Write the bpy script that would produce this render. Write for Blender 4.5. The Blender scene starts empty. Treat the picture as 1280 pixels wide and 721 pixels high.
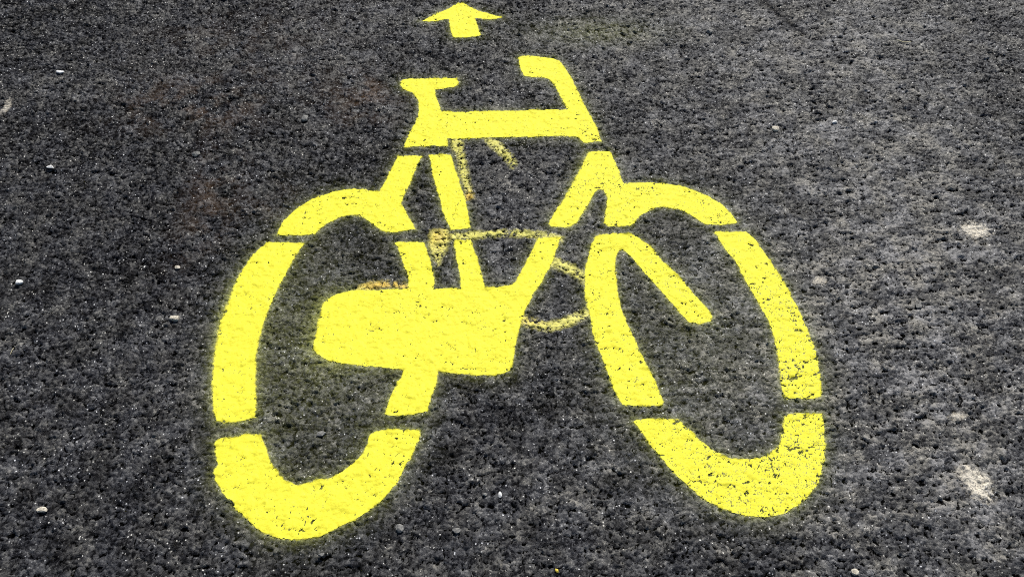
# Asphalt lane with a yellow stencilled bicycle symbol and direction arrow.
import bpy, math, random
import numpy as np
from mathutils import Matrix, Vector, noise as mnoise

random.seed(7)
C = bpy.context.scene.collection

# ------------------------------------------------------------------ camera
W0, H0 = 1280.0, 721.0
LENS, SENSOR = 28.0, 36.0
F = LENS / SENSOR * W0
PITCH = math.radians(52.6)          # looking down at the road
CAMH = 1.6
SP, CP = math.sin(PITCH), math.cos(PITCH)

cam_d = bpy.data.cameras.new('camera')
cam_d.lens = LENS; cam_d.sensor_width = SENSOR
cam_d.clip_start = 0.05; cam_d.clip_end = 1500
cam = bpy.data.objects.new('camera', cam_d)
C.objects.link(cam)
cam.location = (0, 0, CAMH)
cam.rotation_euler = (math.pi / 2 - PITCH, 0, 0)
bpy.context.scene.camera = cam

def at(u, v):
    """photo measurement -> metres on the road"""
    xc = (u - W0 / 2) / F; yc = (H0 / 2 - v) / F
    t = CAMH / (SP - yc * CP)
    return (t * xc, t * (CP + yc * SP))

def px(X, Y):
    """metres on the road -> photo measurement (used to name the parts)"""
    d = Y * CP + CAMH * SP
    up = Y * SP - CAMH * CP
    return W0 / 2 + F * X / d, H0 / 2 - F * up / d

# ------------------------------------------------------------------ numpy noise helpers
def h01(ix, iy, s):
    ix = ix.astype(np.int64).astype(np.uint32); iy = iy.astype(np.int64).astype(np.uint32)
    n = ix * np.uint32(374761393) + iy * np.uint32(668265263) + np.uint32((s * 2246822519) & 0xffffffff)
    n ^= n >> np.uint32(13); n *= np.uint32(1274126177)
    n ^= n >> np.uint32(16); n *= np.uint32(2654435761); n ^= n >> np.uint32(15)
    return (n & np.uint32(0xffffff)).astype(np.float32) / np.float32(0xffffff)

def vnoise(X, Y, scale, s):
    x = X / scale; y = Y / scale
    ix = np.floor(x); iy = np.floor(y)
    fx = (x - ix).astype(np.float32); fy = (y - iy).astype(np.float32)
    fx = fx * fx * (3 - 2 * fx); fy = fy * fy * (3 - 2 * fy)
    a = h01(ix, iy, s); b = h01(ix + 1, iy, s); c = h01(ix, iy + 1, s); d = h01(ix + 1, iy + 1, s)
    return (a * (1 - fx) + b * fx) * (1 - fy) + (c * (1 - fx) + d * fx) * fy

def fbm(X, Y, scale, s, octs=4):
    r = 0; amp = 1; tot = 0
    for k in range(octs):
        cs, sn = math.cos(k * 1.1), math.sin(k * 1.1)
        r = r + amp * vnoise(X * cs + Y * sn, -X * sn + Y * cs, scale / 2 ** k, s + 17 * k)
        tot += amp; amp *= 0.55
    return r / tot

def ss(a, b, x):
    t = np.clip((x - a) / (b - a), 0, 1)
    return t * t * (3 - 2 * t)

def voronoi(X, Y, cell, s, jit=0.9):
    """chippings: edge distance, per-stone random values, offset from the stone's centre"""
    x = X / cell; y = Y / cell
    ix = np.floor(x); iy = np.floor(y)
    f1 = np.full(X.shape, 9, np.float32); f2 = f1.copy()
    bx = np.zeros(X.shape); by = np.zeros(X.shape)
    ox = np.zeros(X.shape, np.float32); oy = ox.copy()
    for dx in (-1, 0, 1):
        for dy in (-1, 0, 1):
            cx = ix + dx; cy = iy + dy
            qx = (cx + .5 + (h01(cx, cy, s) - .5) * jit - x).astype(np.float32)
            qy = (cy + .5 + (h01(cx, cy, s + 1) - .5) * jit - y).astype(np.float32)
            ang = h01(cx, cy, s + 2) * np.float32(math.pi)
            ca = np.cos(ang); sa = np.sin(ang)
            st = 0.75 + 0.7 * h01(cx, cy, s + 3)
            d = np.sqrt((qx * ca + qy * sa) ** 2 * st + (-qx * sa + qy * ca) ** 2 / st)
            m = d < f1
            f2 = np.where(m, f1, np.minimum(f2, d)); f1 = np.where(m, d, f1)
            bx = np.where(m, cx, bx); by = np.where(m, cy, by)
            ox = np.where(m, -qx, ox); oy = np.where(m, -qy, oy)
    return f2 - f1, f1, bx, by, ox, oy

# ------------------------------------------------------------------ the grid of the road sheet
STEP = 0.0024
def axis(a, b, far_a, far_b):
    mid = np.arange(a, b + STEP / 2, STEP)
    def grow(start, stop):
        out = []; d = STEP; x = start
        while x < stop:
            d *= 1.16; x += d; out.append(x)
        return np.array(out)
    lo = -grow(-a, -far_a)[::-1]; hi = grow(b, far_b)
    return np.concatenate([lo, mid, hi]), len(lo), len(mid)

xs, nx_lo, nx_mid = axis(-2.3, 2.3, -400, 400)
ys, ny_lo, ny_mid = axis(0.30, 2.85, -400, 400)
NX, NY = len(xs), len(ys)
X, Y = np.meshgrid(xs, ys)
X = X.astype(np.float64); Y = Y.astype(np.float64)
U, V = px(X, np.maximum(Y, -0.2))

# fields -----------------------------------------------------------
wx = (fbm(X, Y, .018, 901, 3) - .5) * .017
wy = (fbm(X, Y, .018, 951, 3) - .5) * .017
eA, fA, ax_, ay_, oxA, oyA = voronoi(X + wx, Y + wy, .0200, 11)
eB, fB, bx_, by_, oxB, oyB = voronoi(X + wx * .6, Y + wy * .6, .0098, 41)
eC, fC, cx_, cy_, oxC, oyC = voronoi(X + wx * .3, Y + wy * .3, .0054, 141)
rA = h01(ax_, ay_, 61); tA = h01(ax_, ay_, 62)
rB = h01(bx_, by_, 71); tB = h01(bx_, by_, 72)

def blob(u, v, ru, rv, rot=0.0):
    """soft patch on the road, given where it lies"""
    cx, cy = at(u, v); ex, ey = at(u + ru, v); gx, gy = at(u, v - rv)
    rx = abs(ex - cx); ry = abs(gy - cy)
    c, s_ = math.cos(rot), math.sin(rot)
    a = ((X - cx) * c + (Y - cy) * s_) / rx; b = (-(X - cx) * s_ + (Y - cy) * c) / ry
    return np.exp(-(a * a + b * b)).astype(np.float32)

lump = fbm(X, Y, .06, 301, 3)
big = fbm(X, Y, .45, 311, 3)
worn = np.clip(.10 + .62 * ss(.15, .75, big) * .5
               + .55 * blob(1060, 200, 330, 190) + .40 * blob(1130, 420, 210, 190) + .35 * blob(1200, 640, 170, 120)
               + .22 * blob(900, 480, 140, 120) + .3 * blob(960, 30, 240, 60) + .28 * blob(110, 110, 130, 26, .15) + .15 * blob(640, 620, 200, 90)
               - .25 * blob(120, 50, 200, 80) - .22 * blob(1270, 130, 60, 110) - .1 * blob(90, 480, 140, 220), 0, 1)
pres = ss(.28, .62, rA)                               # a big chipping shows, or only fine mortar
stoneA = ss(.01, .20, eA)
hA = pres * stoneA * (.35 + .65 * tA) + pres * stoneA * ((h01(ax_, ay_, 63) - .5) * oxA + (h01(ax_, ay_, 64) - .5) * oyA) * .9
stoneB = ss(.01, .24, eB)
hB = stoneB * (.25 + .75 * tB) + stoneB * ((h01(bx_, by_, 73) - .5) * oxB + (h01(bx_, by_, 74) - .5) * oyB) * 1.1
stoneC = ss(.02, .35, eC)
hC = stoneC * (.3 + .7 * h01(cx_, cy_, 143)) + stoneC * ((h01(cx_, cy_, 144) - .5) * oxC + (h01(cx_, cy_, 145) - .5) * oyC) * 1.2
fine = vnoise(X, Y, .0048, 321)
pits = ss(.57, .74, fbm(X * .6, Y, .013, 331, 4))          # places where chippings have come out
relief = 1.0 - .08 * worn
ca_, sa_ = math.cos(-.16), math.sin(-.16)
ridge = 1 - np.abs(2 * fbm((X * ca_ - Y * sa_) * .42, X * sa_ + Y * ca_, .021, 187, 3) - 1) * 2.2
H = (.0046 * hA + .0034 * hB + .0017 * hC + .0006 * fine) * relief + .0045 * lump + .0030 * worn * ridge - .0028 * pits * relief + .006 * (big - .5)
# the dark groove top right
gx0, gy0 = at(945, -4); gx1, gy1 = at(1004, 44)
tt = np.clip(((X - gx0) * (gx1 - gx0) + (Y - gy0) * (gy1 - gy0)) / ((gx1 - gx0) ** 2 + (gy1 - gy0) ** 2), 0, 1)
gd = np.hypot(X - gx0 - tt * (gx1 - gx0), Y - gy0 - tt * (gy1 - gy0)) + (lump - .5) * .01
groove = np.exp(-(gd / .021) ** 2).astype(np.float32)
H = (H - .003 * groove).astype(np.float32)
def boxblur(A, r):
    for ax in (0, 1):
        P_ = np.concatenate([np.repeat(A.take([0], ax), r + 1, ax), A, np.repeat(A.take([-1], ax), r, ax)], ax).astype(np.float64)
        c_ = np.cumsum(P_, ax); n_ = A.shape[ax]
        A = (c_.take(range(2 * r + 1, 2 * r + 1 + n_), ax) - c_.take(range(0, n_), ax)) / (2 * r + 1)
    return A.astype(np.float32)
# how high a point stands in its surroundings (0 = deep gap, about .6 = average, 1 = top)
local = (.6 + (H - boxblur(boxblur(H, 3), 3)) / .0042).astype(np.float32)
tone = (pres * (h01(ax_, ay_, 81) - .45) * .9 + (h01(bx_, by_, 82) - .5) * 1.0 + (vnoise(X, Y, .0045, 83) - .5) * .5 + (lump - .5) * .9) * .9 + (h01(cx_, cy_, 146) - .5) * .35 + .45
ca_, sa_ = math.cos(-.16), math.sin(-.16)
streak = fbm((X * ca_ - Y * sa_) * .30, X * sa_ + Y * ca_, .016, 87, 3)      # plates drawn out by the roller
tone = np.clip(tone - .05 + (streak - .5) * (.3 + 2.9 * worn) + (fbm((X * ca_ - Y * sa_) * .45, X * sa_ + Y * ca_, .05, 93, 3) - .5) * 1.6 * worn, 0, 1)

# ------------------------------------------------------------------ outlines of the markings
def smooth(pts, corner=38, sub=4):
    n = len(pts); P = [Vector(p) for p in pts]; T = []
    for i in range(n):
        a = P[i] - P[i - 1]; b = P[(i + 1) % n] - P[i]
        ang = math.degrees(a.angle(b)) if a.length > 1e-6 and b.length > 1e-6 else 0
        T.append(None if ang > corner else (a.normalized() + b.normalized()).normalized())
    out = []
    for i in range(n):
        p, q = P[i], P[(i + 1) % n]; L = (q - p).length
        t0 = T[i] if T[i] is not None else (q - p).normalized()
        t1 = T[(i + 1) % n] if T[(i + 1) % n] is not None else (q - p).normalized()
        for k in range(sub):
            t = k / sub
            out.append(tuple(p * (2 * t ** 3 - 3 * t ** 2 + 1) + t0 * L * (t ** 3 - 2 * t ** 2 + t)
                             + q * (-2 * t ** 3 + 3 * t ** 2) + t1 * L * (t ** 3 - t ** 2)))
    return out

SD_MARGIN = .09
def sdf(poly, field=None):
    """signed distance in metres (inside positive), only near the outline"""
    g = np.array([at(*p) for p in poly])
    x0, y0 = g.min(0) - SD_MARGIN; x1, y1 = g.max(0) + SD_MARGIN
    i0, i1 = np.searchsorted(xs, (x0, x1)); j0, j1 = np.searchsorted(ys, (y0, y1))
    x = X[j0:j1, i0:i1].astype(np.float32); y = Y[j0:j1, i0:i1].astype(np.float32)
    d2 = np.full(x.shape, 1e9, np.float32); ins = np.zeros(x.shape, bool)
    n = len(g)
    for k in range(n):
        ax, ay = map(np.float32, g[k]); bx, by = map(np.float32, g[(k + 1) % n])
        ex, ey = bx - ax, by - ay; L = ex * ex + ey * ey + np.float32(1e-12)
        t = np.clip(((x - ax) * ex + (y - ay) * ey) / L, 0, 1)
        d2 = np.minimum(d2, (x - ax - t * ex) ** 2 + (y - ay - t * ey) ** 2)
        if ay != by:
            c = (ay > y) != (by > y)
            ins ^= c & (x < ex * (y - ay) / (by - ay) + ax)
    d = np.sqrt(d2)
    full = np.full(X.shape, -1, np.float32)
    full[j0:j1, i0:i1] = np.where(ins, d, -d)
    return full

def stroke(pts, w):
    """outline of a brushed line"""
    L, R = [], []
    for i, p in enumerate(pts):
        a = Vector(pts[max(i - 1, 0)]); b = Vector(pts[min(i + 1, len(pts) - 1)])
        d = (b - a).normalized(); n = Vector((-d.y, d.x)) * w / 2
        L.append((p[0] + n.x, p[1] + n.y)); R.append((p[0] - n.x, p[1] - n.y))
    return L + R[::-1]

OUT = {
'arrow': [(526.8,29),(545,20.5),(562,12.5),(572,5.8),(580,7.5),(590,12.5),(605,17.5),(627,23.5),(625,24.5),(593.8,25.8),
          (597.5,35),(601,46),(597.5,47.5),(580,49),(568.8,49.5),(565.5,46),(561,26.8),(530,29.5)],
'top': [(501,103.8),(506,101),(530,100.8),(555,100),(571,100.3),(574,105),(570,109.5),(557.5,112.5),(543.8,114),(546,125),(552.5,142),
        (630,140.8),(709,139),(700,122.5),(692.5,107.5),(685,101),(667.5,98.8),(655,97.5),(652.5,92.5),(647.5,75),(652.5,72.5),
        (665,72),(685,74.5),(697.5,77.5),(705,86),(712.5,97.5),(722.5,117.5),(735,142.5),(745,160),(752,179.5),(730,180),(722.5,172.5),
        (685,172.5),(620,174),(560,175.5),(559.5,184.5),(505,186),(513.8,165),(522.5,150),(523.8,137.5),(522.5,127.5),(517.5,120),(505,113.8),(500.5,108.8)],
'reararc': [(346.3,295.7),(357.5,276),(375,260),(395,248.7),(415,242),(440,238.3),(455,238.8),(475,241.5),(497.5,197),(527.5,196.3),
            (501.3,256.3),(511.3,272.5),(520,288.8),(490,292),(478.8,290.8),(465,281),(452.5,272.5),(440,270.8),(425,273.8),(412.5,280),
            (400,288.8),(393.8,294.5),(375,295.8)],
'rearleft': [(331.3,307),(342,305),(381,306),(372.5,318.8),(355,347.5),(343.8,372.5),(334,395),(325,425),(321,450),(320,480),(320.5,505),
             (318.8,522.5),(305,527.5),(290,529.5),(272.5,528.8),(268.8,515),(267,490),(268,460),(271.3,435),(276.3,410),(282,390),(290,370),(301,345),(315,325)],
'rearright': [(493.8,304.8),(530,304.8),(536.3,322.5),(542,342.5),(543,368),(515,368),(510.5,360),(511,350),(507.5,338.8),(501,321)],
'seatlow': [(567.5,303.3),(588,302),(595,322.5),(606,360.5),(607,368),(576,368),(575.5,350),(573,337.5)],
'block': [(515,363),(480,364),(445,365),(430,366.5),(417.5,371),(406,380),(401.5,395),(397,415),(392.5,435),(396,442.5),(412.5,452.5),(437,457),
          (455,458.8),(480,461),(503,463.5),(530,465.5),(548,465),(560,467),(580,469),(600,470),(618,470),(632,467.5),(640,461),(641.5,450),
          (645,430),(650,408),(657.5,387.5),(668,368),(680,350),(692.5,322.5),(701,299.3),(672.5,299.8),(660,325),(645,352.5),(640,358.5),(625,360.5),(606,361.5),
          (576,362.5),(543,362.8)],
'rearstub': [(507,455),(505,466),(490,492.5),(482.5,518.8),(486,520.8),(505,520.7),(535,516),(541,492.5),(546,480),(547.5,465),(549,455)],
'rearlow': [(270,552.5),(277.5,549.5),(295,548.7),(307.5,544),(317.5,544.5),(327.5,546),(331,557.5),(336,568.8),(342.5,583.8),(352.5,597.5),
            (365,605.5),(375,608),(382.5,606),(395,601),(415,598),(426,592.5),(440,581),(452.5,570),(460,557.5),(463.8,544.5),(475,540),(495,538),
            (526,539.5),(522.5,555),(512.5,575),(505,587.5),(497.5,603.8),(480,623.8),(465,636),(447.5,648.8),(425,660),(405,670),(390,673),
            (370,675.5),(352.5,673.8),(336,669.5),(322.5,661),(310,650),(300,641),(292.5,633.8),(294,628.8),(282.5,620),(276,610),(270,601),
            (269,592.5),(273.8,582.5),(271,570)],
'seatup': [(537,195.8),(563.8,195),(570,215),(577.5,237.5),(583.8,260),(588,287.5),(577.5,288.8),(563.8,290),(556,272.5),(547.5,242.5),(540,215)],
'headfork': [(735,192.5),(742.5,191),(761,191),(767.5,202.5),(778.8,231),(800,230.3),(825,230.5),(845,233),(865,238.8),(880,245),
             (897.5,253.8),(912.5,267.5),(921,278.8),(918.8,281),(880,281.5),(871,276),(860,268.8),(845,263.5),(830,261),(815,263.5),(802.5,270),
             (795,277.5),(787.5,285),(760,285),(755,280),(757.5,265),(758.3,250),(754.5,241),(750,238.5),(745,241.5),(736,255),(725,273.8),(717.5,282.5),(711,286),
             (688.8,286),(685.8,281),(691,271),(702.5,255),(712.5,237.5),(720,225)],
'frontleft': [(733.8,327.5),(740,306),(744,298),(755,294.8),(785,295),(796,298),(805,305),(815,312.5),(827.5,327.5),(845,345),(865,367.5),
              (880,383.8),(890,398),(888,404),(876,407),(860,404.5),(850,393.5),(838,380),(825,365),(805,342.5),(790,325),(778,313.2),(773.5,313.8),
              (770,322.5),(768.8,340),(771,360),(775,382.5),(780,398),(790,420),(802.5,447.5),(817.5,477.5),(828.8,504),(826,508),(780,508.8),
              (772.5,500),(762.5,475),(752.5,450),(743.8,427.5),(739,407.5),(735.5,390),(731.5,372.5),(731,347.5)],
'frontright': [(892.5,291),(932.5,290.8),(942.5,300),(952,313),(960,324),(973,345),(983,362),(992.5,380),(1002.5,400),(1013.8,427.5),(1020,450),
               (1023.8,475),(1024.3,499.5),(981,500),(977.5,492),(972.5,455),(967.5,430),(961,407.5),(950,385),(940,367.5),(930,350),(920,331),(905,312.5)],
'frontlow': [(791,527.5),(800,526),(847.5,525.8),(860,537.5),(875,552.5),(892.5,565),(910,572.5),(927.5,575),(945,573.8),(965,566),
             (973.5,556),(977.5,540),(980,521),(990,518.8),(1026,518),(1028.8,532.5),(1030,557.5),(1027.5,582.5),(1021,605),(1010,620),
             (992.5,636),(975,643.8),(950,647.5),(930,645.5),(912.5,641),(892.5,632.5),(872.5,620),(855,605),(840,590),(830,577.5),(815,560),(802.5,542.5)],
}
OLD = {
'a': [(563,177),(577,177),(584,212),(590,242),(592,251),(583,253),(577,225),(570,195)],
'b': [(604,175),(616,175),(632,186),(646,207),(640,214),(628,198),(612,185)],
'c': [(541,289),(560,289),(562,300),(556,318),(548,334),(541,322),(537,305)],
'd': stroke([(562,299.5),(590,296.5),(620,294.6),(650,294.6),(680,297),(703,301)], 7),
'e': stroke([(688,329),(703,335),(718,342),(735,353)], 11),
'f': stroke([(652,401),(668,406.5),(690,408),(714,402),(738,391)], 11),
'g': stroke([(446,364),(465,359),(490,357.5),(516,362)], 8),
}
SDF = {k: sdf(smooth(p)) for k, p in OUT.items()}
OLDSD = {k: sdf(smooth(p, 60, 3)) for k, p in OLD.items()}

SDMAX = np.max(np.stack([SDF[k] for k in SDF]), 0)
# the coat fills the finest relief
base_h = (.0022 * lump + .004 * (big - .5) - .003 * groove + .0052).astype(np.float32)
under = ss(-.002, .002, SDMAX) * .64
H = (H * (1 - under) + base_h * under).astype(np.float32)
jit = ((vnoise(X, Y, .007, 401) - .5) * .0034 + (vnoise(X, Y, .028, 402) - .5) * .003).astype(np.float32)
sd = np.max(np.stack([SDF[k] for k in SDF]), 0)
sdj = sd + jit
# sprayed edge: sharp on most sides, soft on the left of the rear wheel
softw = .0046 + .011 * np.maximum(np.exp(-((U - 290) / 26) ** 2 - ((V - 430) / 75) ** 2), .55 * np.exp(-((U - 400) / 30) ** 2 - ((V - 400) / 40) ** 2)) \
        + .004 * np.exp(-((U - 722) / 20) ** 2 - ((V - 210) / 60) ** 2)
softw = (softw * 1.15).astype(np.float32)
edge = ss(-1, 1, (sdj - .0002) / softw)
# pinholes where the spray missed the pits between the chippings
patchy = fbm(X, Y, .035, 411, 3)
pitq = local + (patchy - .5) * .9 + (vnoise(X, Y, .0036, 412) - .5) * .55
inside = sd > .002
samp = pitq[inside]
qs = np.quantile(samp, [.022, .045, .095])
rough_right = ss(700, 1000, U) * ss(180, 520, V) * .75 + ss(690, 760, U) * .3
rough_right = np.clip(rough_right + .25 * ss(100, 200, V) * ss(330, 230, V), 0, 1)
thr = qs[0] + (qs[2] - qs[0]) * rough_right
hole = ss(.06, -.05, pitq - thr)
cover = (edge * (1 - hole)).astype(np.float32)
d_out = np.clip(-sd, 0, 1)
mist = .50 * np.exp(-d_out / .0055) + .17 * np.exp(-d_out / .020)
mist = mist + .30 * np.exp(-d_out / .03) * np.exp(-((U - 400) / 95) ** 2 - ((V - 470) / 120) ** 2) \
       + .20 * np.exp(-((U - 390) / 75) ** 2 - ((V - 440) / 120) ** 2) + .11 * np.exp(-((U - 870) / 110) ** 2 - ((V - 440) / 130) ** 2) \
       + .24 * np.exp(-((U - 745) / 75) ** 2 - ((V - 42) / 16) ** 2)
mist = mist * (.45 + .55 * ss(.0, .9, local)) * (.6 + .8 * vnoise(X, Y, .004, 421))
mist = mist + 1.1 * np.exp(-d_out / .012) * np.clip((softw - .0046) / .011, 0, 1)
mist = np.clip(mist * 1.15, 0, 1).astype(np.float32)

osd = np.max(np.stack([OLDSD[k] for k in OLDSD]), 0)
oldc = ss(-1, 1, (osd + jit * 1.8) / .009) * ss(-.40, .20, local - .42 + (patchy - .5) * 1.1 + (vnoise(X, Y, .004, 431) - .5) * .5)
oldc = (oldc * (1 - .45 * ss(1, 5, SDF['top'] * 0) )).astype(np.float32)
oldc = np.where(OLDSD['b'] > -.01, oldc * .85, oldc).astype(np.float32)
orange = np.clip(blob(586, 249, 9, 8) + blob(482, 358, 45, 7) + .5 * blob(548, 297, 12, 14) + .35 * blob(660, 403, 20, 8), 0, 1)

# pale stains
STAINS = [('pale_spot', 1219, 290, 16, 9.5, .0, .9, 'round pale grey spot on the asphalt right of the front wheel'),
          ('chalky_smear', 1219, 606, 16, 20, .45, .95, 'cream chalky smear on the worn asphalt at lower right, largest of the pale marks'),
          ('chalky_spot', 1023, 353, 8, 5, .2, .6, 'small pinkish white spot close beside the outer edge of the front wheel'),
          ('scuff_mark', 1196, 523, 13, 6, .3, .55, 'faint yellowish scuff on the asphalt above the cream chalky smear'),
          ('scuff_mark', 10, 134, 4, 9, 0, .5, 'thin greyish white scuff at the far left edge, higher up than the painted rear wheel')]
stn_fields = []
for nm, u, v, ru, rv, rot, amt, lab in STAINS:
    b = blob(u, v, ru, rv, rot)
    stn_fields.append((b * 1.35 + (patchy - .5) * 1.1 * ss(.02, .3, b) + (vnoise(X, Y, .0045, 455) - .5) * .9 * ss(.02, .3, b)).astype(np.float32))
stain = np.clip(np.max(np.stack([ss(.12, .95, f) * s[6] for f, s in zip(stn_fields, STAINS)]), 0), 0, 1).astype(np.float32)
rust = np.clip(.75 * blob(245, 132, 75, 26) + .45 * blob(450, 128, 50, 30) + .5 * blob(265, 245, 30, 60) + .55 * blob(462, 116, 12, 14)
               + .3 * blob(350, 255, 40, 20) + .2 * blob(310, 60, 110, 40), 0, 1) * ss(.35, .65, fbm(X, Y, .05, 461, 3))
rust = rust.astype(np.float32)

ATTR = {'tone': tone, 'stand': np.clip(local, -1, 2), 'cover': cover, 'mist': mist, 'faded': oldc, 'orange': orange,
        'worn': worn, 'stain': stain, 'rust': rust, 'rubbed': rough_right, 'groove': groove}
ATTR = {k: np.ascontiguousarray(v, dtype=np.float32).ravel() for k, v in ATTR.items()}

# ------------------------------------------------------------------ materials
def N(nt, t, **kw):
    n = nt.nodes.new(t)
    for k, v in kw.items():
        if k == 'inp':
            for a, b in v.items(): n.inputs[a].default_value = b
        else: setattr(n, k, v)
    return n

def pavement_material(name, kind):
    m = bpy.data.materials.new(name); m.use_nodes = True
    nt = m.node_tree; nt.nodes.clear(); L = nt.links.new
    out = N(nt, 'ShaderNodeOutputMaterial'); bs = N(nt, 'ShaderNodeBsdfPrincipled'); L(bs.outputs[0], out.inputs[0])
    tc = N(nt, 'ShaderNodeTexCoord'); P = tc.outputs['Object']
    def attr(a): return N(nt, 'ShaderNodeAttribute', attribute_name=a).outputs['Fac']
    def math_(op, a, b=None, c=None, clamp=False):
        n = N(nt, 'ShaderNodeMath', operation=op, use_clamp=clamp)
        for i, q in enumerate((a, b, c)):
            if q is None: continue
            if isinstance(q, (int, float)): n.inputs[i].default_value = q
            else: L(q, n.inputs[i])
        return n.outputs[0]
    def rng(x, a, b, c=0., d=1.):
        n = N(nt, 'ShaderNodeMapRange', interpolation_type='SMOOTHSTEP'); L(x, n.inputs['Value'])
        for k, q in zip(('From Min', 'From Max', 'To Min', 'To Max'), (a, b, c, d)): n.inputs[k].default_value = q
        return n.outputs[0]
    def mix(f, a, b, mode='MIX'):
        n = N(nt, 'ShaderNodeMix', data_type='RGBA', blend_type=mode)
        if isinstance(f, (int, float)): n.inputs[0].default_value = f
        else: L(f, n.inputs[0])
        for i, q in ((6, a), (7, b)):
            if isinstance(q, tuple): n.inputs[i].default_value = (*q, 1)
            else: L(q, n.inputs[i])
        return n.outputs[2]
    def noise(scale, det=2., rough=.6, dim='3D'):
        n = N(nt, 'ShaderNodeTexNoise', inp={'Scale': scale, 'Detail': det, 'Roughness': rough}); L(P, n.inputs['Vector']); return n.outputs['Fac']
    def vor(scale, feat='F1', out='Distance', rnd=1.):
        n = N(nt, 'ShaderNodeTexVoronoi', feature=feat, inp={'Scale': scale, 'Randomness': rnd}); L(P, n.inputs['Vector']); return n.outputs[out]
    tone_, stand, worn_ = attr('tone'), attr('stand'), attr('worn')
    n1 = noise(900, 2, .7); n2 = noise(330, 3, .65); n3 = noise(60, 3); n4 = noise(9, 3)
    # aggregate in bitumen: every chipping its own grey, gaps darkened by binder and painted crevice shade
    v1 = N(nt, 'ShaderNodeTexVoronoi', inp={'Scale': 170.}); L(P, v1.inputs['Vector'])
    cellr = N(nt, 'ShaderNodeSeparateColor'); L(v1.outputs['Color'], cellr.inputs[0])
    ve = N(nt, 'ShaderNodeTexVoronoi', feature='DISTANCE_TO_EDGE', inp={'Scale': 170.}); L(P, ve.inputs['Vector'])
    clump = noise(60, 6, .80)
    blotch = noise(17, 3, .6)
    val = math_('ADD', math_('MULTIPLY', tone_, .36), math_('MULTIPLY', math_('SUBTRACT', cellr.outputs[0], .5), .42))
    val = math_('ADD', val, math_('ADD', math_('MULTIPLY', math_('SUBTRACT', clump, .5), .95), math_('MULTIPLY', math_('SUBTRACT', blotch, .5), .36)))
    val = math_('ADD', val, math_('MULTIPLY', math_('SUBTRACT', n1, .5), .95))
    val = math_('ADD', val, math_('ADD', math_('MULTIPLY', worn_, .43), .145), clamp=True)
    rp = N(nt, 'ShaderNodeValToRGB'); L(val, rp.inputs[0]); cr = rp.color_ramp
    stops = [(0, (.003, .003, .0035)), (.22, (.015, .015, .017)), (.42, (.030, .030, .033)), (.60, (.047, .047, .050)), (.78, (.098, .097, .094)), (1, (.25, .24, .225))]
    while len(cr.elements) < len(stops): cr.elements.new(.5)
    for e, (p_, c_) in zip(cr.elements, stops): e.position = p_; e.color = (*c_, 1)
    col = rp.outputs[0]
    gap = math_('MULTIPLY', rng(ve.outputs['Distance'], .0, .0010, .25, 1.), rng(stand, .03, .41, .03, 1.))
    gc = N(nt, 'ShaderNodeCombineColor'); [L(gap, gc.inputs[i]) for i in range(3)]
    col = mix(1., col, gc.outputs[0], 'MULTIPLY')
    # sun glints painted into the colour as pale quartz flecks
    v2 = N(nt, 'ShaderNodeTexVoronoi', inp={'Scale': 165.}); L(P, v2.inputs['Vector'])
    s2 = N(nt, 'ShaderNodeSeparateColor'); L(v2.outputs['Color'], s2.inputs[0])
    fl = math_('MULTIPLY', rng(s2.outputs[0], .85, .92), rng(v2.outputs['Distance'], .38, .20))
    fl = math_('MULTIPLY', fl, math_('MULTIPLY', rng(stand, .38, .58), math_('MULTIPLY', rng(clump, .34, .54), rng(blotch, .36, .54, .3, 1.))))
    col = mix(math_('MULTIPLY', fl, .93), col, (.80, .79, .76))
    # faint warm / cool drift of the stone
    hue = mix(rng(noise(13, 2), .38, .62), (.96, .98, 1.05), (1.03, 1.01, .95))
    col = mix(1., col, hue, 'MULTIPLY')
    # rusty dirt
    col = mix(math_('MULTIPLY', attr('rust'), rng(n1, .35, .6, .15, .62)), col, (.17, .11, .07))
    col = mix(math_('MULTIPLY', attr('groove'), .55), col, (.010, .010, .012))
    # dusty patches that stay pale
    stf = math_('MULTIPLY', attr('stain'), rng(n2, .34, .60, .25, 1.))
    col = mix(stf, col, (.80, .73, .60))
    YEL = (.93, .87, .062)
    # overspray, older coat, full coat
    mf = math_('MULTIPLY', attr('mist'), rng(n1, .32, .62, .25, 1.25), clamp=True)
    mf = math_('MULTIPLY', mf, .70)
    col = mix(mf, col, (.40, .42, .13))
    oc = mix(attr('orange'), (.78, .73, .17), (.78, .52, .09))
    of = math_('MULTIPLY', attr('faded'), rng(n2, .28, .44, .45, .92), clamp=True)
    col = mix(of, col, oc)
    cv = math_('ADD', attr('cover'), math_('MULTIPLY', math_('SUBTRACT', n2, .5), .9))
    cv = rng(cv, .14, .74)
    ycol = mix(rng(n3, .35, .65), YEL, (.80, .74, .050))
    # a few unpainted pin pricks inside the coat
    prick = rng(math_('SUBTRACT', math_('ADD', n2, math_('MULTIPLY', math_('SUBTRACT', n3, .5), .5)), math_('MULTIPLY', attr('rubbed'), .085)), .335, .285)
    cv = math_('MULTIPLY', cv, math_('SUBTRACT', 1., math_('MULTIPLY', prick, .85)))
    col = mix(cv, col, ycol)
    L(col, bs.inputs['Base Color'])
    r = rng(n2, .3, .7, .38, .70)
    r2 = N(nt, 'ShaderNodeMix', data_type='FLOAT'); L(cv, r2.inputs[0]); L(r, r2.inputs[2]); r2.inputs[3].default_value = .62
    L(r2.outputs[0], bs.inputs['Roughness'])
    sp = N(nt, 'ShaderNodeMix', data_type='FLOAT'); L(cv, sp.inputs[0]); L(math_('MULTIPLY', math_('MULTIPLY', gap, rng(val, .15, .6)), math_('SUBTRACT', .34, math_('MULTIPLY', attr('groove'), .34))), sp.inputs[2]); sp.inputs[3].default_value = .12
    L(sp.outputs[0], bs.inputs['Specular IOR Level'])
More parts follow.
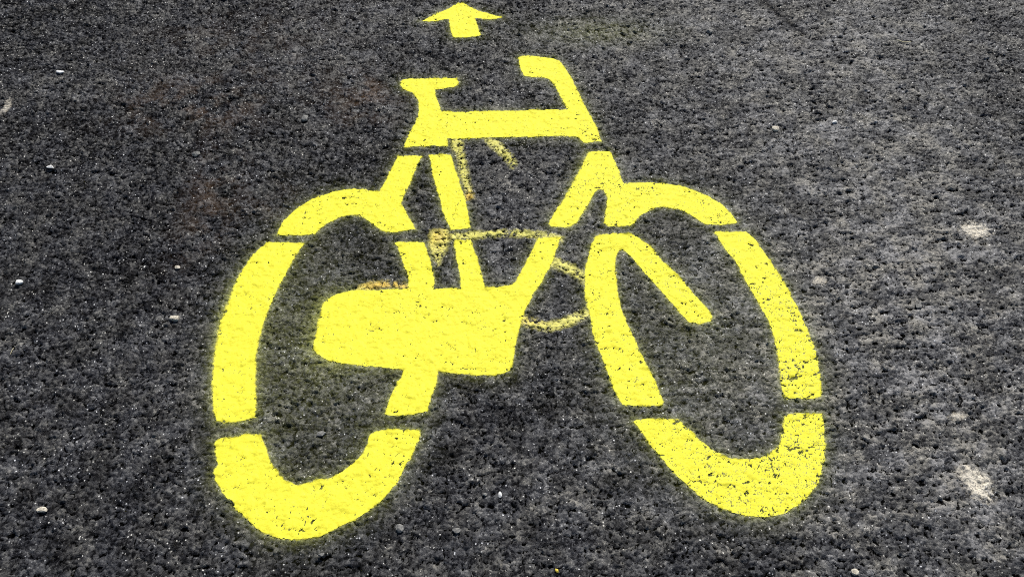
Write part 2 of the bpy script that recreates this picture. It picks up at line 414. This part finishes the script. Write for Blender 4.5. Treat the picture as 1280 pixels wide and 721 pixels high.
    # grain finer than the mesh
    hgt = math_('ADD', math_('MULTIPLY', n2, .9), math_('MULTIPLY', n1, .35))
    hgt = math_('ADD', hgt, math_('MULTIPLY', v1.outputs['Distance'], -.55))
    bm_ = N(nt, 'ShaderNodeBump', inp={'Distance': .0018})
    st = math_('SUBTRACT', .95, math_('MULTIPLY', cv, .55)); L(st, bm_.inputs['Strength'])
    L(hgt, bm_.inputs['Height']); L(bm_.outputs[0], bs.inputs['Normal'])
    return m

M_ASPHALT = pavement_material('asphalt', 'road')
M_PAINT = pavement_material('yellow_road_paint', 'paint')
M_FADED = pavement_material('faded_road_paint', 'faded')
M_STAIN = pavement_material('chalky_residue', 'stain')

def stone_material(name, a, b):
    m = bpy.data.materials.new(name); m.use_nodes = True
    nt = m.node_tree; bs = nt.nodes['Principled BSDF']; L = nt.links.new
    tc = N(nt, 'ShaderNodeTexCoord')
    n = N(nt, 'ShaderNodeTexNoise', inp={'Scale': 260., 'Detail': 4.}); L(tc.outputs['Object'], n.inputs['Vector'])
    r = N(nt, 'ShaderNodeValToRGB'); L(n.outputs['Fac'], r.inputs[0])
    r.color_ramp.elements[0].position = .35; r.color_ramp.elements[1].position = .62
    r.color_ramp.elements[0].color = (*a, 1); r.color_ramp.elements[1].color = (*b, 1)
    L(r.outputs[0], bs.inputs['Base Color']); bs.inputs['Roughness'].default_value = .7
    bp = N(nt, 'ShaderNodeBump', inp={'Distance': .001, 'Strength': .6}); L(n.outputs['Fac'], bp.inputs['Height']); L(bp.outputs[0], bs.inputs['Normal'])
    return m
M_CREAM = stone_material('cream_limestone', (.30, .26, .20), (.62, .57, .47))
M_WHITE = stone_material('white_quartz', (.42, .42, .42), (.75, .75, .73))
M_GREY = stone_material('grey_granite', (.09, .09, .088), (.22, .215, .20))
M_YCHIP = stone_material('yellow_flake', (.60, .42, .04), (.85, .66, .08))
M_STRAW = stone_material('dry_straw', (.32, .28, .16), (.52, .47, .30))

# ------------------------------------------------------------------ mesh builders
def mesh_from(name, co, quads, mat, attrs):
    me = bpy.data.meshes.new(name)
    nv, nf = len(co), len(quads)
    me.vertices.add(nv); me.loops.add(nf * 4); me.polygons.add(nf)
    me.vertices.foreach_set('co', np.ascontiguousarray(co, np.float32).ravel())
    me.loops.foreach_set('vertex_index', np.ascontiguousarray(quads, np.int32).ravel())
    me.polygons.foreach_set('loop_start', np.arange(0, nf * 4, 4, dtype=np.int32))
    me.polygons.foreach_set('use_smooth', np.ones(nf, bool))
    me.update(calc_edges=True)
    for k, v in attrs.items():
        a = me.attributes.new(k, 'FLOAT', 'POINT'); a.data.foreach_set('value', v)
    me.materials.append(mat)
    return me

def link(name, me, parent=None):
    o = bpy.data.objects.new(name, me); C.objects.link(o)
    if parent is not None: o.parent = parent; o.matrix_parent_inverse = Matrix.Translation(-parent.location)
    return o

idx = np.arange(NX * NY, dtype=np.int64).reshape(NY, NX)
Q = np.stack([idx[:-1, :-1], idx[:-1, 1:], idx[1:, 1:], idx[1:, :-1]], -1)          # (NY-1, NX-1, 4)
CO = np.stack([X.ravel(), Y.ravel(), H.ravel()], -1).astype(np.float32)
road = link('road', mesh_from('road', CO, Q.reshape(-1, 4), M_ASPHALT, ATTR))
road['kind'] = 'structure'
road['label'] = 'dark coarse asphalt road surface'

def quadmean(A): return (A[:-1, :-1] + A[:-1, 1:] + A[1:, 1:] + A[1:, :-1]) * .25
def patch(name, mask, lift, mat, parent=None):
    """a coat lying on the road: the same bumps, slightly filled in and lifted"""
    q = Q[mask]
    if len(q) == 0: print('EMPTY PATCH', name); return None
    ids, inv = np.unique(q.ravel(), return_inverse=True)
    co = CO[ids].copy(); co[:, 2] = np.maximum(co[:, 2], HS.ravel()[ids]) + lift
    me = mesh_from(name, co, inv.reshape(-1, 4), mat, {k: v[ids] for k, v in ATTR.items()})
    return link(name, me, parent)

# levelled height: paint bridges the finest gaps
HS = H.copy()
for _ in range(2):
    HS[1:-1, 1:-1] = (HS[1:-1, 1:-1] * 2 + HS[:-2, 1:-1] + HS[2:, 1:-1] + HS[1:-1, :-2] + HS[1:-1, 2:]) / 6

def thing(name, label, cat, loc, group=None):
    o = bpy.data.objects.new(name, None); C.objects.link(o)
    o.location = loc; o['label'] = label; o['category'] = cat; o.empty_display_size = .1
    if group: o['group'] = group
    bpy.context.view_layer.update()
    return o

cq = quadmean(cover) > .42
qu, qv = quadmean(U), quadmean(V)
SQ = {k: quadmean(v) for k, v in SDF.items()}
allk = list(SDF)
best = np.argmax(np.stack([SQ[k] for k in allk]), 0)
def own(*ks):
    m = np.zeros(best.shape, bool)
    for k in ks: m |= best == allk.index(k)
    return m & cq

# bicycle symbol ---------------------------------------------------
c0 = at(640, 400)
bike = thing('bicycle_symbol', 'large bright yellow bicycle stencilled on the asphalt below the arrow', 'road marking', (c0[0], c0[1], 0))
top = own('top')
m_sad = top & (qv < 117) & (qu < 590)
m_st1 = top & ~m_sad & (qu < 553)
m_hb = top & ~m_sad & ((qu > 710 + (qv - 139) * .49) | (qv < 139)) & (qu > 600)
m_tt = top & ~m_sad & ~m_st1 & ~m_hb
ra = own('reararc')
m_stay = ra & ((qv - 241.5) < (qu - 475) * .56) & (qu > 468)
blk = own('block')
m_dt1 = blk & (qv < 361) & (qu > 615)
hf = own('headfork')
m_head = hf & (qv < 237) & (qu < 779)
m_dt2 = hf & ~m_head & (qu < 750)
m_fk1 = hf & ~m_head & ~m_dt2 & (qu < 779)
fl_ = own('frontleft')
m_fk2 = fl_ & ((qu - 774) > (qv - 313) * .35)
LIFT = .0006
for nm, m in (('saddle', m_sad), ('handlebar', m_hb), ('top_tube', m_tt),
              ('seat_tube', m_st1 | own('seatup') | own('seatlow')), ('seat_stay', m_stay),
              ('down_tube', m_dt1 | m_dt2), ('head_tube', m_head), ('fork', m_fk1 | m_fk2),
              ('chain_case', blk & ~m_dt1),
              ('rear_wheel', (ra & ~m_stay) | own('rearleft', 'rearright', 'rearstub', 'rearlow')),
              ('front_wheel', (hf & ~m_head & ~m_dt2 & ~m_fk1) | (fl_ & ~m_fk2) | own('frontright', 'frontlow'))):
    patch(nm, m, LIFT, M_PAINT, bike)

arrow = patch('direction_arrow', own('arrow'), LIFT, M_PAINT)
arrow['label'] = 'small yellow arrow painted above the bicycle, pointing away'; arrow['category'] = 'road marking'

c1 = at(640, 300)
old = thing('faded_marking', 'patchy worn ochre remains of an older marking between the bicycle tubes', 'road marking', (c1[0], c1[1], 0))
oq = quadmean(oldc) > .40
OQ = {k: quadmean(v) for k, v in OLDSD.items()}
for k in OLD:
    patch('faded_stroke', oq & (OQ[k] > -.006) & (quadmean(cover) < .35), .0003, M_FADED, old)

for (nm, u, v, ru, rv, rot, amt, lab), f in zip(STAINS, stn_fields):
    o = patch(nm, quadmean(f) > .40, .0003, M_STAIN)
    if o: o['label'] = lab; o['category'] = 'stain'

# ------------------------------------------------------------------ loose chippings
def ground_z(x, y):
    i = int(np.clip(np.searchsorted(xs, x), 1, NX - 2)); j = int(np.clip(np.searchsorted(ys, y), 1, NY - 2))
    return float(np.quantile(H[j - 2:j + 3, i - 2:i + 3], .8))

import bmesh
def chip_mesh(seed, rx, ry, rz, mat):
    rnd = random.Random(seed)
    bm = bmesh.new(); bmesh.ops.create_icosphere(bm, subdivisions=3, radius=1)
    off = Vector((seed * 3.1, seed * 1.7, seed * .9))
    planes = []
    for _ in range(9):
        n = Vector((rnd.gauss(0, 1), rnd.gauss(0, 1), rnd.gauss(0, .9))).normalized()
        planes.append((n, rnd.uniform(.55, .85)))
    for v in bm.verts:
        p = v.co.copy()
        for n, d in planes:                       # broken faces
            k = p.dot(n)
            if k > d: p -= n * (k - d)
        p *= 1 + .10 * mnoise.noise(p * 2.5 + off)
        v.co = Vector((p.x * rx, p.y * ry, p.z * rz))
    me = bpy.data.meshes.new('chip'); bm.to_mesh(me); bm.free(); me.materials.append(mat)
    return me

CHIPS = [('pebble', 220, 401, 9, 6, 'cream', 'cream pebble on the asphalt just left of the rear wheel'),
         ('pebble', 55, 639, 10, 6, 'cream', 'pale cream pebble at lower left, far from the paint'),
         ('pebble', 1066, 717, 9, 6, 'cream', 'cream pebble at the bottom edge below the front wheel'),
         ('pebble', 65, 212, 7, 3.4, 'white', 'flat white chip on dark asphalt in the upper left'),
         ('pebble', 247, 196, 8, 5, 'grey', 'rounded light grey stone between the rusty patches at upper left'),
         ('pebble', 77, 93, 8, 3, 'white', 'thin white sliver of stone near the pale streak at top left'),
         ('pebble', 1042, 155.5, 5, 3, 'white', 'tiny bright white chip on worn asphalt at upper right'),
         ('pebble', 968, 165, 8, 5, 'cream', 'pinkish cream stone right of the handlebar, above the front wheel'),
         ('pebble', 886, 43, 7, 4, 'grey', 'pale grey flat stone near the dark groove at the top'),
         ('pebble', 625, 620, 4, 6, 'white', 'narrow white chip on the asphalt between the two wheels at the bottom'),
         ('pebble', 606, 620, 5, 3, 'grey', 'small grey chip left of the narrow white chip'),
         ('pebble', 500, 662, 8, 8, 'grey', 'largest grey stone by the lower right of the rear wheel'),
         ('pebble', 571, 665, 8, 6, 'grey', 'light grey stone set in the asphalt at the bottom centre'),
         ('pebble', 403, 661 + 34, 6, 4, 'grey', 'small grey stone below the lowest point of the rear wheel'),
         ('pebble', 382, 151, 7, 5, 'grey', 'small grey stone up and left of the saddle'),
         ('pebble', 27, 356, 7, 5, 'white', 'white angular chip at the left edge, halfway up'),
         ('pebble', 223, 336, 5, 4, 'cream', 'tiny beige chip above the cream pebble beside the rear wheel'),
         ('pebble', 403, 544, 9, 5, 'grey', 'oval grey stone inside the rear wheel'),
         ('pebble', 1146, 385, 6, 5, 'grey', 'pale stone on worn asphalt below the round pale spot'),
         ('pebble', 282, 0.5, 9, 3, 'white', 'white chip at the top edge left of the arrow'),
         ('paint_chip', 696, 714, 3.2, 5, 'y', 'small orange yellow flake at the bottom centre edge')]
MATS = {'cream': M_CREAM, 'white': M_WHITE, 'grey': M_GREY, 'y': M_YCHIP}
for i, (nm, u, v, w, h, mt, lab) in enumerate(CHIPS):
    x, y = at(u, v); ex, _ = at(u + w * .72, v)
    rx = ex - x; ry = abs(at(u, v - h * .72)[1] - y); rz = min(rx, ry) * .55
    o = link(nm, chip_mesh(i + 3, rx, ry, rz, MATS[mt]))
    o.location = (x, y, ground_z(x, y) + rz * .35 + .0012); o.rotation_euler = (0, 0, random.uniform(-.3, .3))
    o['label'] = lab; o['category'] = 'flake' if mt == 'y' else 'pebble'
    if mt != 'y': o['group'] = 'loose pebbles scattered on the asphalt'

def straw(u0, v0, u1, v1, r, bend, label):
    a = Vector((*at(u0, v0), 0)); b = Vector((*at(u1, v1), 0)); d = b - a
    n = Vector((-d.y, d.x, 0)).normalized()
    bm = bmesh.new(); rings = []; K = 14
    for k in range(K + 1):
        t = k / K; p = a + d * t + n * bend * math.sin(math.pi * t)
        p.z = ground_z(p.x, p.y) + r * 1.4 + .0012
        rr = r * (.35 + .65 * math.sin(math.pi * min(max(t, .06), .94))) * (1 + .2 * math.sin(9 * t))
        rings.append([bm.verts.new(p + n * math.cos(q) * rr + Vector((0, 0, 1)) * math.sin(q) * rr * .7) for q in [2 * math.pi * j / 7 for j in range(7)]])
    for r0, r1 in zip(rings, rings[1:]):
        for j in range(7): bm.faces.new((r0[j], r0[(j + 1) % 7], r1[(j + 1) % 7], r1[j]))
    bm.faces.new(rings[0][::-1]); bm.faces.new(rings[-1])
    me = bpy.data.meshes.new('straw'); bm.to_mesh(me); bm.free(); me.materials.append(M_STRAW)
    for p in me.polygons: p.use_smooth = True
    o = link('dry_straw', me); o['label'] = label; o['category'] = 'straw'
straw(1118, 55.5, 1137, 56.5, .0022, -.004, 'short yellowish straw at the upper right of the asphalt')
straw(16, 446, 20, 437, .0009, .001, 'thin pale straw near the left edge of the frame')

# ------------------------------------------------------------------ daylight
SUN_ELEV, SUN_AZ = math.radians(46), math.radians(18)      # sun ahead of the viewer, a little to the right
w = bpy.data.worlds.new('World'); bpy.context.scene.world = w; w.use_nodes = True
nt = w.node_tree; bg = nt.nodes['Background']
sky = nt.nodes.new('ShaderNodeTexSky'); sky.sky_type = 'NISHITA'; sky.sun_disc = False
sky.sun_elevation = SUN_ELEV; sky.sun_rotation = SUN_AZ
nt.links.new(sky.outputs[0], bg.inputs[0]); bg.inputs[1].default_value = .075
sun_d = bpy.data.lights.new('sun', 'SUN'); sun_d.energy = 5.0; sun_d.angle = math.radians(.6); sun_d.color = (1, .965, .90)
sun = bpy.data.objects.new('sun', sun_d); C.objects.link(sun)
dirv = Vector((math.sin(SUN_AZ) * math.cos(SUN_ELEV), math.cos(SUN_AZ) * math.cos(SUN_ELEV), math.sin(SUN_ELEV)))
sun.rotation_euler = dirv.to_track_quat('Z', 'Y').to_euler(); sun.location = dirv * 5

vs = bpy.context.scene.view_settings
vs.view_transform = 'Standard'; vs.look = 'None'; vs.exposure = 0; vs.gamma = 1

bpy.context.scene.cycles.pixel_filter_type = 'BLACKMAN_HARRIS'
bpy.context.scene.cycles.filter_width = .9
bpy.context.scene.cycles.use_denoising = False
bpy.context.scene.cycles.max_bounces = 4
